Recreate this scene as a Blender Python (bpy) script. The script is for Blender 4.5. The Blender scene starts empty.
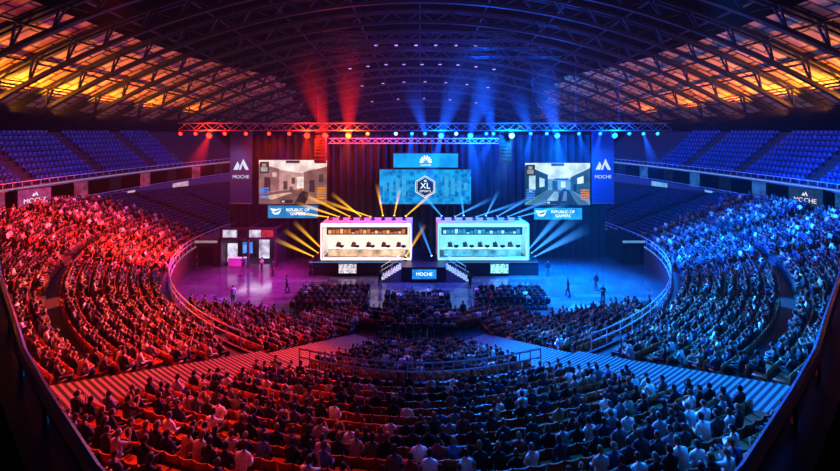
import bpy, bmesh, math, random
import numpy as np
from mathutils import Vector, Matrix
from collections import defaultdict
random.seed(7); rng = np.random.default_rng(7)
S = bpy.context.scene; C = S.collection
PI = math.pi
F = 380.0; HOR = 150.0; CZ = 14.2
S.view_settings.view_transform = 'Standard'
try: S.view_settings.look = 'Medium High Contrast'
except Exception: pass

# ------------------------------------------------------------------ materials
MATS = {}
def nodes(m):
    m.use_nodes = True
    nt = m.node_tree; nt.nodes.clear()
    return nt, nt.nodes, nt.links
def mat(name, col, rough=.6, metal=0, var=.25, scale=3.0, spec=.5):
    if name in MATS: return MATS[name]
    m = bpy.data.materials.new(name); nt, N, L = nodes(m)
    out = N.new('ShaderNodeOutputMaterial'); b = N.new('ShaderNodeBsdfPrincipled')
    tc = N.new('ShaderNodeTexCoord'); no = N.new('ShaderNodeTexNoise'); no.inputs['Scale'].default_value = scale
    no.inputs['Detail'].default_value = 4
    cr = N.new('ShaderNodeValToRGB')
    cr.color_ramp.elements[0].color = (*[c*(1-var) for c in col], 1)
    cr.color_ramp.elements[1].color = (*[min(1, c*(1+var)) for c in col], 1)
    L.new(tc.outputs['Object'], no.inputs['Vector']); L.new(no.outputs['Fac'], cr.inputs['Fac'])
    L.new(cr.outputs['Color'], b.inputs['Base Color']); L.new(b.outputs['BSDF'], out.inputs['Surface'])
    b.inputs['Roughness'].default_value = rough; b.inputs['Metallic'].default_value = metal
    b.inputs['Specular IOR Level'].default_value = spec
    MATS[name] = m; return m
def em(name, col, strength=1.0, var=.12, scale=2.0):
    if name in MATS: return MATS[name]
    m = bpy.data.materials.new(name); nt, N, L = nodes(m)
    out = N.new('ShaderNodeOutputMaterial'); e = N.new('ShaderNodeEmission')
    tc = N.new('ShaderNodeTexCoord'); no = N.new('ShaderNodeTexNoise'); no.inputs['Scale'].default_value = scale
    cr = N.new('ShaderNodeValToRGB')
    cr.color_ramp.elements[0].color = (*[c*(1-var) for c in col], 1); cr.color_ramp.elements[0].position = .3
    cr.color_ramp.elements[1].color = (*[c*(1+var) for c in col], 1); cr.color_ramp.elements[1].position = .7
    L.new(tc.outputs['Object'], no.inputs['Vector']); L.new(no.outputs['Fac'], cr.inputs['Fac'])
    L.new(cr.outputs['Color'], e.inputs['Color']); e.inputs['Strength'].default_value = strength
    L.new(e.outputs['Emission'], out.inputs['Surface'])
    m.cycles.emission_sampling = 'NONE'
    MATS[name] = m; return m
def tintmat(name, rough=.8, attr=None):
    m = bpy.data.materials.new(name); nt, N, L = nodes(m)
    out = N.new('ShaderNodeOutputMaterial'); b = N.new('ShaderNodeBsdfPrincipled')
    if attr: s = N.new('ShaderNodeAttribute'); s.attribute_name = attr
    else: s = N.new('ShaderNodeObjectInfo')
    no = N.new('ShaderNodeTexNoise'); no.inputs['Scale'].default_value = 6
    mr = N.new('ShaderNodeMapRange'); mr.inputs['To Min'].default_value = .75; mr.inputs['To Max'].default_value = 1.25
    mx = N.new('ShaderNodeVectorMath'); mx.operation = 'SCALE'
    L.new(no.outputs['Fac'], mr.inputs['Value']); L.new(s.outputs['Color'], mx.inputs[0]); L.new(mr.outputs['Result'], mx.inputs['Scale'])
    L.new(mx.outputs['Vector'], b.inputs['Base Color']); b.inputs['Roughness'].default_value = rough
    L.new(b.outputs['BSDF'], out.inputs['Surface']); MATS[name] = m; return m
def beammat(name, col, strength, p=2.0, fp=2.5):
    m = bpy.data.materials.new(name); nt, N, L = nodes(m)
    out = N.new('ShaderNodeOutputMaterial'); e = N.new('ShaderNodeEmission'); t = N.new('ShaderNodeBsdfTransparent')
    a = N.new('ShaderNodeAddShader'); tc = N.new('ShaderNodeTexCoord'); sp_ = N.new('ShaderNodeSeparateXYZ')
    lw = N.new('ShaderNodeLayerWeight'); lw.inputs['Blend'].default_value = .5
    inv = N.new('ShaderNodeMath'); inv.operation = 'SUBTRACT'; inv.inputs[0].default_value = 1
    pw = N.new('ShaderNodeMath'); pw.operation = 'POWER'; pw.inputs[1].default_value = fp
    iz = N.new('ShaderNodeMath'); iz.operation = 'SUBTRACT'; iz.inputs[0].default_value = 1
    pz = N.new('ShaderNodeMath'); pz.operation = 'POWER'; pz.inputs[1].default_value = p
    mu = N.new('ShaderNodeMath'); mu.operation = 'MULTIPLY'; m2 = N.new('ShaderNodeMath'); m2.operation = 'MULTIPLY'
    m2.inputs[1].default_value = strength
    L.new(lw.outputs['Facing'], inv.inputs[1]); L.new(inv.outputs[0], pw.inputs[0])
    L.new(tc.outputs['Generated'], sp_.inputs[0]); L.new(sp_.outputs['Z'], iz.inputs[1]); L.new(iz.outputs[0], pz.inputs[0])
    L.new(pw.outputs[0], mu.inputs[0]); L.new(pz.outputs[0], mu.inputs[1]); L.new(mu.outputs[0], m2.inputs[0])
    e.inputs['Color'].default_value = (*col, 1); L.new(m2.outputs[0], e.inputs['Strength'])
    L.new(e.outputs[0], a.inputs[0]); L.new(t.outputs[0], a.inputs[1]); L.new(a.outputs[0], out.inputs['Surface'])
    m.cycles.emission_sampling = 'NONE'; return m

black = mat('black_paint', (.012, .012, .014), .5)
darkm = mat('dark_metal', (.03, .03, .035), .4, .6)
steel = mat('brushed_steel', (.55, .56, .6), .3, .9, .1)
railp = mat('rail_paint', (.6, .6, .62), .4, 0, .1)
trussm = mat('aluminium_truss', (.5, .5, .55), .4, .5, .1)
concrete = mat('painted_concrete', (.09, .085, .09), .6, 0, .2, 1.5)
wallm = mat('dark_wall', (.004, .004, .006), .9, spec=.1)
white = mat('white_paint', (.8, .8, .8), .4, 0, .05)
drape = mat('black_velour', (.014, .018, .028), .9, 0, .3)
bluecloth = mat('blue_banner', (.03, .1, .28), .7)
seatred = mat('seat_shell_brown', (.42, .09, .025), .45)
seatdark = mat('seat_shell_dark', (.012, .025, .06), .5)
seatblue = mat('seat_shell_blue', (.03, .11, .32), .5)
plas = mat('black_plastic', (.02, .02, .022), .35)
spk = mat('speaker_black', (.05, .05, .055), .4)
cloth = tintmat('dyed_cloth'); hairm = tintmat('tinted_hair', .5); skinm = tintmat('tinted_skin', .55)
crowdm = tintmat('crowd_cloth', .75, 'tint')
eyem = mat('eye_dark', (.02, .015, .01), .2)

# ------------------------------------------------------------------ mesh builder
class MB:
    def __init__(s): s.v = []; s.f = []; s.m = []
    def add(s, vs, fs, mi=0):
        o = len(s.v); s.v += [tuple(v) for v in vs]; s.f += [tuple(i+o for i in f) for f in fs]; s.m += [mi]*len(fs)
    def box(s, x0, x1, y0, y1, z0, z1, mi=0, M=None):
        vs = [Vector((x, y, z)) for x in (x0, x1) for y in (y0, y1) for z in (z0, z1)]
        if M: vs = [M @ v for v in vs]
        s.add(vs, [(0,1,3,2), (4,6,7,5), (0,4,5,1), (2,3,7,6), (0,2,6,4), (1,5,7,3)], mi)
    def rbox(s, x0, x1, y0, y1, z0, z1, r=.03, mi=0, M=None, seg=2):
        bm = bmesh.new(); bmesh.ops.create_cube(bm, size=1)
        for v in bm.verts: v.co = Vector(((x0+x1)/2+v.co.x*(x1-x0), (y0+y1)/2+v.co.y*(y1-y0), (z0+z1)/2+v.co.z*(z1-z0)))
        bmesh.ops.bevel(bm, geom=bm.edges[:], offset=r, segments=seg, affect='EDGES', profile=.6)
        s.bm(bm, mi, M)
    def bm(s, bm, mi=0, M=None):
        bm.verts.index_update(); vs = [(M @ v.co) if M else v.co.copy() for v in bm.verts]
        s.add(vs, [tuple(v.index for v in f.verts) for f in bm.faces], mi); bm.free()
    def tube(s, pts, r, n=6, mi=0, cap=True):
        pts = [Vector(p) for p in pts]; k = len(pts)
        rs = r if isinstance(r, (list, tuple)) else [r]*k
        vs = []; up = None
        for i, p in enumerate(pts):
            d = (pts[min(i+1, k-1)]-pts[max(i-1, 0)]).normalized()
            if up is None:
                up = Vector((0,0,1)) if abs(d.z) < .9 else Vector((0,1,0))
            a = d.cross(up).normalized(); b = a.cross(d).normalized(); up = b
            for j in range(n):
                t = 2*PI*(j+.5)/n; vs.append(p+a*math.cos(t)*rs[i]+b*math.sin(t)*rs[i])
        fs = [(i*n+j, i*n+(j+1) % n, (i+1)*n+(j+1) % n, (i+1)*n+j) for i in range(k-1) for j in range(n)]
        if cap: fs += [tuple(range(n))[::-1], tuple(range((k-1)*n, k*n))]
        s.add(vs, fs, mi)
    def poly(s, pts, mi=0): s.add(pts, [tuple(range(len(pts)))], mi)
    def mesh(s, name, mats, smooth=False):
        me = bpy.data.meshes.new(name); me.from_pydata(s.v, [], s.f)
        for m in (mats if isinstance(mats, (list, tuple)) else [mats]): me.materials.append(m)
        me.polygons.foreach_set('material_index', s.m)
        if smooth: me.polygons.foreach_set('use_smooth', [True]*len(s.f))
        me.update(); return me
    def obj(s, name, mats, parent=None, smooth=False, loc=None):
        return link(name, s.mesh(name, mats, smooth), parent, loc)
def link(name, me, parent=None, loc=None):
    o = bpy.data.objects.new(name, me); C.objects.link(o); o.parent = parent
    if loc is not None: o.location = loc
    return o
def tag(o, label, cat, group=None, kind=None):
    o['label'] = label; o['category'] = cat
    if group: o['group'] = group
    if kind: o['kind'] = kind
    return o
def thing(name, label, cat, loc=(0,0,0), rz=0, group=None):
    o = bpy.data.objects.new(name, None); C.objects.link(o); o.location = loc; o.rotation_euler = (0,0,rz); o.empty_display_size = .2
    return tag(o, label, cat, group)
def struct(o): o['kind'] = 'structure'; return o
def dup(root, loc, rz, label):
    r = root.copy(); C.objects.link(r); r.location = loc; r.rotation_euler = (0,0,rz); r['label'] = label
    for ch in root.children:
        c = ch.copy(); C.objects.link(c); c.parent = r
    return r
def text(name, body, size, loc, m, parent=None, rx=PI/2, rz=0, ext=.01):
    cu = bpy.data.curves.new('t', 'FONT'); cu.body = body; cu.size = size; cu.align_x = 'CENTER'; cu.align_y = 'CENTER'; cu.extrude = ext
    o = bpy.data.objects.new('t', cu); C.objects.link(o)
    dg = bpy.context.evaluated_depsgraph_get(); me = bpy.data.meshes.new_from_object(o.evaluated_get(dg))
    bpy.data.objects.remove(o); me.materials.clear(); me.materials.append(m)
    t = link(name, me, parent, loc); t.rotation_euler = (rx, 0, rz); return t
ONES = ['zeroth','first','second','third','fourth','fifth','sixth','seventh','eighth','ninth','tenth','eleventh','twelfth','thirteenth','fourteenth','fifteenth','sixteenth','seventeenth','eighteenth','nineteenth']
TENS = {2:('twenty','twentieth'),3:('thirty','thirtieth'),4:('forty','fortieth'),5:('fifty','fiftieth'),6:('sixty','sixtieth'),7:('seventy','seventieth'),8:('eighty','eightieth'),9:('ninety','ninetieth')}
def ordw(n):
    if n < 20: return ONES[n]
    if n > 99: return 'hundred-and-'+ordw(n-100)
    t, o = divmod(n, 10)
    return TENS[t][1] if o == 0 else TENS[t][0]+'-'+ONES[o]
def px(x, y, z):
    return 420+F*x/y, HOR+F*(CZ-z)/y
def W(X, Y, Z=0):
    return (X-420)*Z/F, CZ-(Y-HOR)*Z/F

# ------------------------------------------------------------------ bowl geometry
A0, B0, CY, PW_, LF = 28.0, 30.6, 50.0, 1.75, 48.0
def P(u, d):
    a = A0+d; b = B0+d; au = abs(u); sg = 1 if u >= 0 else -1
    if au <= 1:
        th = au*PI/2; return sg*a*abs(math.sin(th))**(2/PW_), CY-b*max(0, math.cos(th))**(2/PW_)
    return sg*a, CY+(au-1)*LF
def shr(y): return math.sqrt(max(.05, 1-((y-40)/75)**2)) if y > 42 else 1.0
def dlim(u):
    if abs(u) <= .8: return 99
    if abs(u) <= 1: return 15.5
    return 44.0*shr(CY+(abs(u)-1)*LF)-A0-.25
def rise(u):
    t = min(1, max(0, (abs(u)-.25)/.6)); t = t*t*(3-2*t)
    return .22+.065*t
DR = .76; KI = -10
def zrow(k, u): return 2.2+rise(u)*k if k >= 0 else max(0.02, 1.9+.19*k)
HW = 1.4
AX, AY_, DX, DY = 3.6, 28.4, .545, -.838
def inaisle(x, y, hw=.95):
    rx, ry = abs(x)-AX, y-AY_
    al = rx*DX+ry*DY; pe = -rx*DY+ry*DX
    return al > -1 and abs(pe) < hw
def side_of(x, y): return -(abs(x)-AX)*DY+(y-AY_)*DX
NK = 20; UE = 1.58
NU = 400
US = [-UE+2*UE*i/NU for i in range(NU+1)]
mb = MB()
for k in range(NK):
    for i in range(NU):
        u0, u1 = US[i], US[i+1]
        d0a, d1a = min(k*DR, dlim(u0)), min((k+1)*DR, dlim(u0)); d0b, d1b = min(k*DR, dlim(u1)), min((k+1)*DR, dlim(u1))
        p = [P(u0, d0a), P(u1, d0b), P(u1, d1b), P(u0, d1a)]; za, zb = zrow(k, u0), zrow(k, u1)
        mb.poly([(*p[0], za), (*p[1], zb), (*p[2], zb), (*p[3], za)][::-1])
        za2, zb2 = zrow(k+1, u0), zrow(k+1, u1)
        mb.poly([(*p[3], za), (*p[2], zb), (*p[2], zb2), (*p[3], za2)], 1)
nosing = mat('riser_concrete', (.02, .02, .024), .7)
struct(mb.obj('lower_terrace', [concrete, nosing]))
mb = MB(); IE = .52; IU = [-IE+2*IE*i/80 for i in range(81)]
for k in range(KI, 0):
    for i in range(80):
        u0, u1 = IU[i], IU[i+1]; z = zrow(k, 0); zp = zrow(k-1, 0) if k > KI else 0
        a, b, c, d = P(u0, k*DR), P(u1, k*DR), P(u1, (k+1)*DR), P(u0, (k+1)*DR)
        mb.poly([(*a, z), (*b, z), (*c, z), (*d, z)][::-1]); mb.poly([(*a, zp), (*b, zp), (*b, z), (*a, z)], 1)
    for u in (-IE, IE):
        a, b = P(u, k*DR), P(u, (k+1)*DR); mb.poly([(*a, 0), (*b, 0), (*b, zrow(k, 0)), (*a, zrow(k, 0))], 1)
struct(mb.obj('floor_riser_platform', [concrete, nosing]))
mb = MB()
redwall = mat('terrace_wall_redlit', (.10, .035, .04), .6)  # red stage light on the wall is put into its colour
for i in range(NU):
    a, b = P(US[i], -.02), P(US[i+1], -.02); c, d = P(US[i], .12), P(US[i+1], .12)
    if inaisle(*a, HW+.1): continue
    mb.poly([(*a, 0), (*b, 0), (*b, 2.35), (*a, 2.35)]); mb.poly([(*a, 2.35), (*b, 2.35), (*d, 2.35), (*c, 2.35)])
    mi = 1 if abs(US[i]) < .75 else (2 if US[i] < 0 else 3)  # side bands glow by themselves so the fascia reads as lit
    mb.poly([(*P(US[i], -.03), 2.14), (*P(US[i+1], -.03), 2.14), (*P(US[i+1], -.03), 2.34), (*P(US[i], -.03), 2.34)], mi)
struct(mb.obj('wall_terrace_front', [redwall, white, em('fascia_glow_left', (.5, .22, .32), .6, .3), em('fascia_glow_right', (.12, .4, .9), .7, .3)]))
fm = bpy.data.materials.new('polished_floor'); nt, N, L = nodes(fm)
out = N.new('ShaderNodeOutputMaterial'); b = N.new('ShaderNodeBsdfPrincipled'); tc = N.new('ShaderNodeTexCoord')
n1 = N.new('ShaderNodeTexNoise'); n1.inputs['Scale'].default_value = .35; n1.inputs['Detail'].default_value = 5
br = N.new('ShaderNodeTexBrick'); br.inputs['Scale'].default_value = .3; br.offset = 0; br.inputs['Mortar Size'].default_value = .006
br.inputs['Color1'].default_value = (.085, .085, .10, 1); br.inputs['Color2'].default_value = (.05, .05, .06, 1); br.inputs['Mortar'].default_value = (.02, .02, .03, 1)
mr = N.new('ShaderNodeMapRange'); mr.inputs['To Min'].default_value = .05; mr.inputs['To Max'].default_value = .22
L.new(tc.outputs['Object'], n1.inputs['Vector']); L.new(tc.outputs['Object'], br.inputs['Vector']); L.new(n1.outputs['Fac'], mr.inputs['Value'])
L.new(mr.outputs['Result'], b.inputs['Roughness']); L.new(br.outputs['Color'], b.inputs['Base Color']); L.new(b.outputs['BSDF'], out.inputs['Surface'])
mb = MB(); mb.poly([(-60, -40, 0), (60, -40, 0), (60, 118, 0), (-60, 118, 0)]); struct(mb.obj('floor', fm))
RA, RB, RY = 54., 75., 40.
def RW(y): return RA*math.sqrt(max(0, 1-((y-RY)/RB)**2))
def dome(x, y):
    r2 = (x/RA)**2+((y-RY)/RB)**2
    return 20+16*(1-min(1, r2))
def wallseg(name, t0, t1, n=40):
    mb = MB()
    for i in range(n):
        ta, tb = t0+(t1-t0)*i/n, t0+(t1-t0)*(i+1)/n
        a = (RA*math.sin(ta), RY+RB*math.cos(ta)); b_ = (RA*math.sin(tb), RY+RB*math.cos(tb))
        mb.poly([(*a, 0), (*b_, 0), (*b_, 20.2), (*a, 20.2)])
    struct(mb.obj(name, wallm))
wallseg('wall_back', -PI/5, PI/5); wallseg('wall_right', PI/5, PI*.8); wallseg('wall_front', PI*.8, PI*1.2); wallseg('wall_left', PI*1.2, PI*1.8)
cm = bpy.data.materials.new('roof_planks'); nt, N, L = nodes(cm)
out = N.new('ShaderNodeOutputMaterial'); b = N.new('ShaderNodeBsdfPrincipled'); tc = N.new('ShaderNodeTexCoord')
br = N.new('ShaderNodeTexBrick'); br.inputs['Scale'].default_value = .22; br.inputs['Mortar Size'].default_value = .03
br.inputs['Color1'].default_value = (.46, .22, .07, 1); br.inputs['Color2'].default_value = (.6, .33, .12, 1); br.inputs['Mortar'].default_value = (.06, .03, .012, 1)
L.new(tc.outputs['Object'], br.inputs['Vector']); L.new(br.outputs['Color'], b.inputs['Base Color']); b.inputs['Roughness'].default_value = .7
L.new(b.outputs['BSDF'], out.inputs['Surface'])
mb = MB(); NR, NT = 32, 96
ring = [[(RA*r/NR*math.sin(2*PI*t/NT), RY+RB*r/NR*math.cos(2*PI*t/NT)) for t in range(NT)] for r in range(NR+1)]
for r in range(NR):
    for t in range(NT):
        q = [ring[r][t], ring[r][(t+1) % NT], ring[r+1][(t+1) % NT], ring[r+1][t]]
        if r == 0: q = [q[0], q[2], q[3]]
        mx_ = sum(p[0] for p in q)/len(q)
        mb.poly([(x, y, dome(x, y)+.05) for x, y in q], 1 if (r < 22 or abs(mx_) < 28) else 0)  # roof inside the side strips coloured near black in place of shade
struct(mb.obj('ceiling', [cm, mat('unlit_roof_black', (.0015, .0015, .002), .95, spec=.0)], smooth=True))

# ------------------------------------------------------------------ roof trusses
def arch(y):
    mb = MB(); w = RW(y)*.99; n = 24
    top = []; bot = []
    for i in range(n+1):
        x = -w+2*w*i/n; z = dome(x, y)-.35
        top.append(Vector((x, y, z))); bot.append(Vector((x*.97, y, z-1.6)))
    for s in (-.35, .35): mb.tube([p+Vector((0, s, 0)) for p in top], .24, 4)
    mb.tube(bot, .3, 4)
    for i in range(n):
        for s in (-.35, .35):
            a = top[i]+Vector((0, s, 0)); c = top[i+1]+Vector((0, s, 0))
            mb.tube([a, (bot[i]+bot[i+1])/2], .11, 4, cap=False); mb.tube([(bot[i]+bot[i+1])/2, c], .11, 4, cap=False)
    return mb
roofm = mat('dark_roof_steel', (.018, .017, .02), .6, 0, spec=.2)
AY = [38, 44, 50, 56.5, 63.5, 71, 79, 87, 96, 105]
for i, y in enumerate(AY):
    tag(arch(y).obj('roof_arch', roofm), f'arched steel roof truss, {ordw(len(AY)-i)} one out from the back wall behind the stage', 'roof truss', 'arched roof trusses')
fr = [-.93, -.84, -.74, -.63, -.5, -.36, -.18, 0, .18, .36, .5, .63, .74, .84, .93]
for i, f in enumerate(fr):
    mb = MB(); pts = []
    for j in range(31):
        y = 30+80*j/30; x = f*RW(y); pts.append((x, y, dome(x, y)-.3))
    mb.tube(pts, .16, 4)
    tag(mb.obj('roof_purlin', roofm), f'long roof purlin running to the back wall, {ordw(i+1)} from the left', 'roof beam', 'roof purlins')
def truss_mb(p0, p1, w=.6, n=None, r=.05):
    mb = MB(); p0, p1 = Vector(p0), Vector(p1); d = p1-p0; Ln = d.length; n = n or max(2, int(Ln/1.0))
    dn = d.normalized(); up = Vector((0,0,1)); a = dn.cross(up).normalized()*w/2; b = a.cross(dn).normalized()*w/2
    cs = [a+b, -a+b, -a-b, a-b]
    for c in cs: mb.tube([p0+c, p1+c], r, 4)
    for i in range(n):
        q0, q1 = p0+d*i/n, p0+d*(i+1)/n
        for j in range(4):
            c0, c1 = cs[j], cs[(j+1) % 4]
            if i % 2: c0, c1 = c1, c0
            mb.tube([q0+c0, q1+c1], r*.55, 4, cap=False)
    return mb
TY = 42.0
tag(truss_mb((-26.5, TY, 16.75), (27.6, TY, 16.75), .8, 54, .06).obj('lighting_truss', trussm), 'long straight lighting truss spanning the arena above the stage', 'lighting truss')
tag(truss_mb((-11, 46, 15.3), (9.7, 46, 15.3), .6, 24, .07).obj('lighting_truss', mat('white_truss', (.8, .85, .9), .4)), 'shorter pale truss hanging just under the long truss, above centre screen', 'lighting truss')
for i, (x, y, z, w) in enumerate([(0, 58, 31.5, 15), (0, 64, 32, 17), (-9, 52, 27.2, 7), (12, 52, 27.5, 7)]):
    tag(truss_mb((x-w, y, z), (x+w, y, z), 1.2, int(w*1.4), .09).obj('rigging_truss', roofm), ['dark rigging truss across the roof centre, nearest to the stage ceiling lamps', 'dark rigging truss behind the nearest roof centre truss', 'short rigging truss hanging left of the roof centre', 'short rigging truss hanging right of the roof centre'][i], 'rigging truss')
for i in range(12):
    x = -25.5+i*4.75; mb = MB(); mb.tube([(x, TY, 17.15), (x, TY, dome(x, TY)-1.0)], .03, 4)
    tag(mb.obj('hanging_chain', darkm), f'chain holding up the long lighting truss, {ordw(i+1)} from the left', 'chain', 'truss chains')
gl = em('house_lamp_glow', (.6, .4, 1.0), .9)
hp = None
for ri, (y, z, xs) in enumerate([(66, 32.3, range(376, 480, 20)), (75, 31, range(350, 510, 18)), (84, 29.6, range(362, 500, 21)), (93, 26.8, range(372, 480, 26))]):
    for j, X in enumerate(xs):
        x = (X-420)*y/F; lab = f'round ceiling lamp, {ordw(ri+1)} row from the nearest roof truss, {ordw(j+1)} from left'
        z2 = min(z, dome(x, y)-1.3)
        if hp is None:
            hp = thing('ceiling_lamp', lab, 'lamp', (x, y, z2), 0, 'roof lamps')
            m1 = MB(); m1.tube([(0,0,.1), (0,0,.7), (0,0,.75), (0,0,1.4)], [.42, .2, .03, .03], 10); m1.obj('housing', darkm, hp)
            m1 = MB(); m1.tube([(0,0,0), (0,0,.12)], [.3, .36], 10); m1.obj('diffuser', gl, hp)
        else: dup(hp, (x, y, z2), 0, lab)

# ------------------------------------------------------------------ beams / lamps
def beam(parent, loc, direc, ln, r0, r1, m):  # see-through glowing cone stands in for light scattered by haze
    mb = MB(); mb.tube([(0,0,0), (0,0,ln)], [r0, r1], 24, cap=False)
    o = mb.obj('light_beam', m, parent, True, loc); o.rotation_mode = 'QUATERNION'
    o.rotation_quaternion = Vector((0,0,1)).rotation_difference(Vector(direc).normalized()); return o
colours = {'red': (1, .02, .01), 'orange': (1, .10, .015), 'pale': (.12, .4, 1), 'blue': (.01, .13, 1)}
ems = {k: em('lens_'+k, v, 8, 0) for k, v in colours.items()}
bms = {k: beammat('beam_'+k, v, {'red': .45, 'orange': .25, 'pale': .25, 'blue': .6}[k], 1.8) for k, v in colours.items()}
a = MB(); a.box(-.25, .25, -.14, .14, .45, .6); a.box(-.25, -.2, -.06, .06, .1, .5); a.box(.2, .25, -.06, .06, .1, .5)
b = MB(); b.tube([(0, .18, .3), (0, .05, .25), (0, -.22, .15)], [.12, .22, .24], 12)
LC = MB(); LC.tube([(0, -.225, .15), (0, -.27, .14)], [.24, .2], 12)
LY, LH = a.mesh('yoke', plas), b.mesh('head', plas, True)
lens_me = {k: LC.mesh('lens_'+k, ems[k]) for k in ems}
LX = [(182,'red'),(197,'red'),(211,'red'),(226,'red'),(247,'red'),(270,'red'),(290,'red'),(308,'red'),(326,'red'),(349,'orange'),(368,'orange'),(396,'pale'),(412,'blue'),(425,'blue'),(441,'blue'),(456,'pale'),(470,'blue'),(486,'blue'),(493,'blue'),(511,'pale'),(530,'blue'),(546,'blue'),(556,'blue'),(578,'blue'),(599,'blue'),(613,'blue'),(628,'blue'),(642,'blue'),(656,'blue')]
for i, (X, k) in enumerate(LX):
    x = (X-420)*TY/F; y = TY-.1
    t = thing('moving_head_lamp', f'{k} glowing stage lamp under the long truss, {ordw(i+1)} from the left', 'stage lamp', (x, y, 15.75), 0, 'lamps on the long truss')
    big = 1.3 if X in (211, 308, 326, 349, 441, 470, 511, 556, 613) else .8
    t.scale = (big,)*3; t.location.z = 16.36-.6*big
    link('yoke', LY, t); link('lamp_head', LH, t); link('lens', lens_me[k], t)
    if X in (308, 326, 349, 368, 441, 470, 511, 530, 556, 599, 211, 642, 412, 493, 578):
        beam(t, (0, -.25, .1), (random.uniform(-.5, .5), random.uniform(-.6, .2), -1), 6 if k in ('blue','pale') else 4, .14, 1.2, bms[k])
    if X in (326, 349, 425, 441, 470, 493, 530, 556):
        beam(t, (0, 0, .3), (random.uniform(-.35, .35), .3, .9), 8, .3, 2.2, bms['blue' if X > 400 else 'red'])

# ------------------------------------------------------------------ stage
stage_m = mat('stage_black', (.02, .02, .025), .35)
st = thing('stage', 'low black stage platform carrying the two player booths', 'stage', (0, 0, 0))
mb = MB(); mb.box(-12.6, 13.4, 43, 49, 0, 1.6); mb.obj('platform', stage_m, st)
mb = MB(); mb.box(-2.0, 2.8, 40.8, 43, 0, 1.6); mb.obj('front_block', stage_m, st)
mb = MB(); mb.box(-12.62, 13.42, 42.96, 43.0, 1.45, 1.56); mb.obj('edge_light', em('edge_glow', (.2, .45, .9), .4), st)
for nm, x0, x1 in (('left', -4.4, -2.0), ('right', 2.8, 5.2)):
    s = thing('stage_stairs', f'lit flight of steps on the {nm} of the centre block in front of the stage', 'stairs', (0,0,0))
    mb = MB(); sg = -1 if nm == 'left' else 1
    inner = x1 if nm == 'left' else x0
    for i in range(8):
        xa = inner+sg*(i*.3); xb = inner+sg*((i+1)*.3); h = 1.6-(i+1)*.18
        mb.box(min(xa, xb), max(xa, xb), 40.9, 42.9, 0, h, 0); mb.box(min(xa, xb), max(xa, xb), 40.88, 40.9, h-.07, h, 1)
        mb.box(xb-.03, xb+.03, 40.9, 42.9, h-.06, h+.005, 1)
    mb.obj('steps', [mat('step_grey', (.3, .3, .33), .5), em('step_strip', (.6, .8, 1), 1.0)], s)
    for yy in (40.95, 42.85):
        mb = MB(); mb.tube([(inner, yy, 2.5), (inner+sg*2.4, yy, 1.05)], .035, 6)
        for q in (0, 1, 2): mb.tube([(inner+sg*q*1.15, yy, 1.6-q*.7), (inner+sg*q*1.15, yy, 2.5-q*.69)], .025, 6)
        mb.obj('handrail', steel, s)
def tri_logo(mb, cx, y, cz, s, mi=0):
    def q(pts): mb.poly([(cx+(a-.5)*s, y, cz+(b_-.5)*s) for a, b_ in pts], mi)
    q([(-.08,.1),(.24,.74),(.40,.42),(.27,.1)]); q([(.33,.1),(.40,.30),(.68,.95),(.62,.52)]); q([(.33,.1),(.62,.52),(.50,.1)]); q([(.62,.52),(.68,.95),(1.1,.1),(.84,.1)])
t = thing('stage_front_screen', 'blue screen on the front of the centre block between the steps', 'screen', (0,0,0))
mb = MB(); mb.box(-.95, 1.85, 40.68, 40.8, .3, 1.5); mb.obj('casing', black, t)
mb = MB(); mb.poly([(-.85, 40.67, .38), (1.75, 40.67, .38), (1.75, 40.67, 1.42), (-.85, 40.67, 1.42)], 0); dd = mb.obj('display', em('led_blue', (.02, .22, .6), 1.2, .4), t)
text('lettering', 'MOCHE', .5, (.45, 40.65, .9), em('led_white', (.9, .97, 1), 1.4), dd)
for nm, X in (('left', 348), ('right', 499)):
    x = (X-420)*43/F
    t = thing('stage_front_screen', f'small screen on the stage front below the {nm} player booth', 'screen', (x, 0, 0))
    mb = MB(); mb.box(-1.1, 1.1, 42.75, 42.95, .25, 1.45); mb.obj('casing', black, t)
    mb = MB(); mb.poly([(-1, 42.74, .33), (1, 42.74, .33), (1, 42.74, 1.38), (-1, 42.74, 1.38)]); mb.obj('display', em('led_'+nm, (.55, .5, .55) if nm == 'left' else (.3, .8, .9), 1.1, .7, 5), t)
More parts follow.
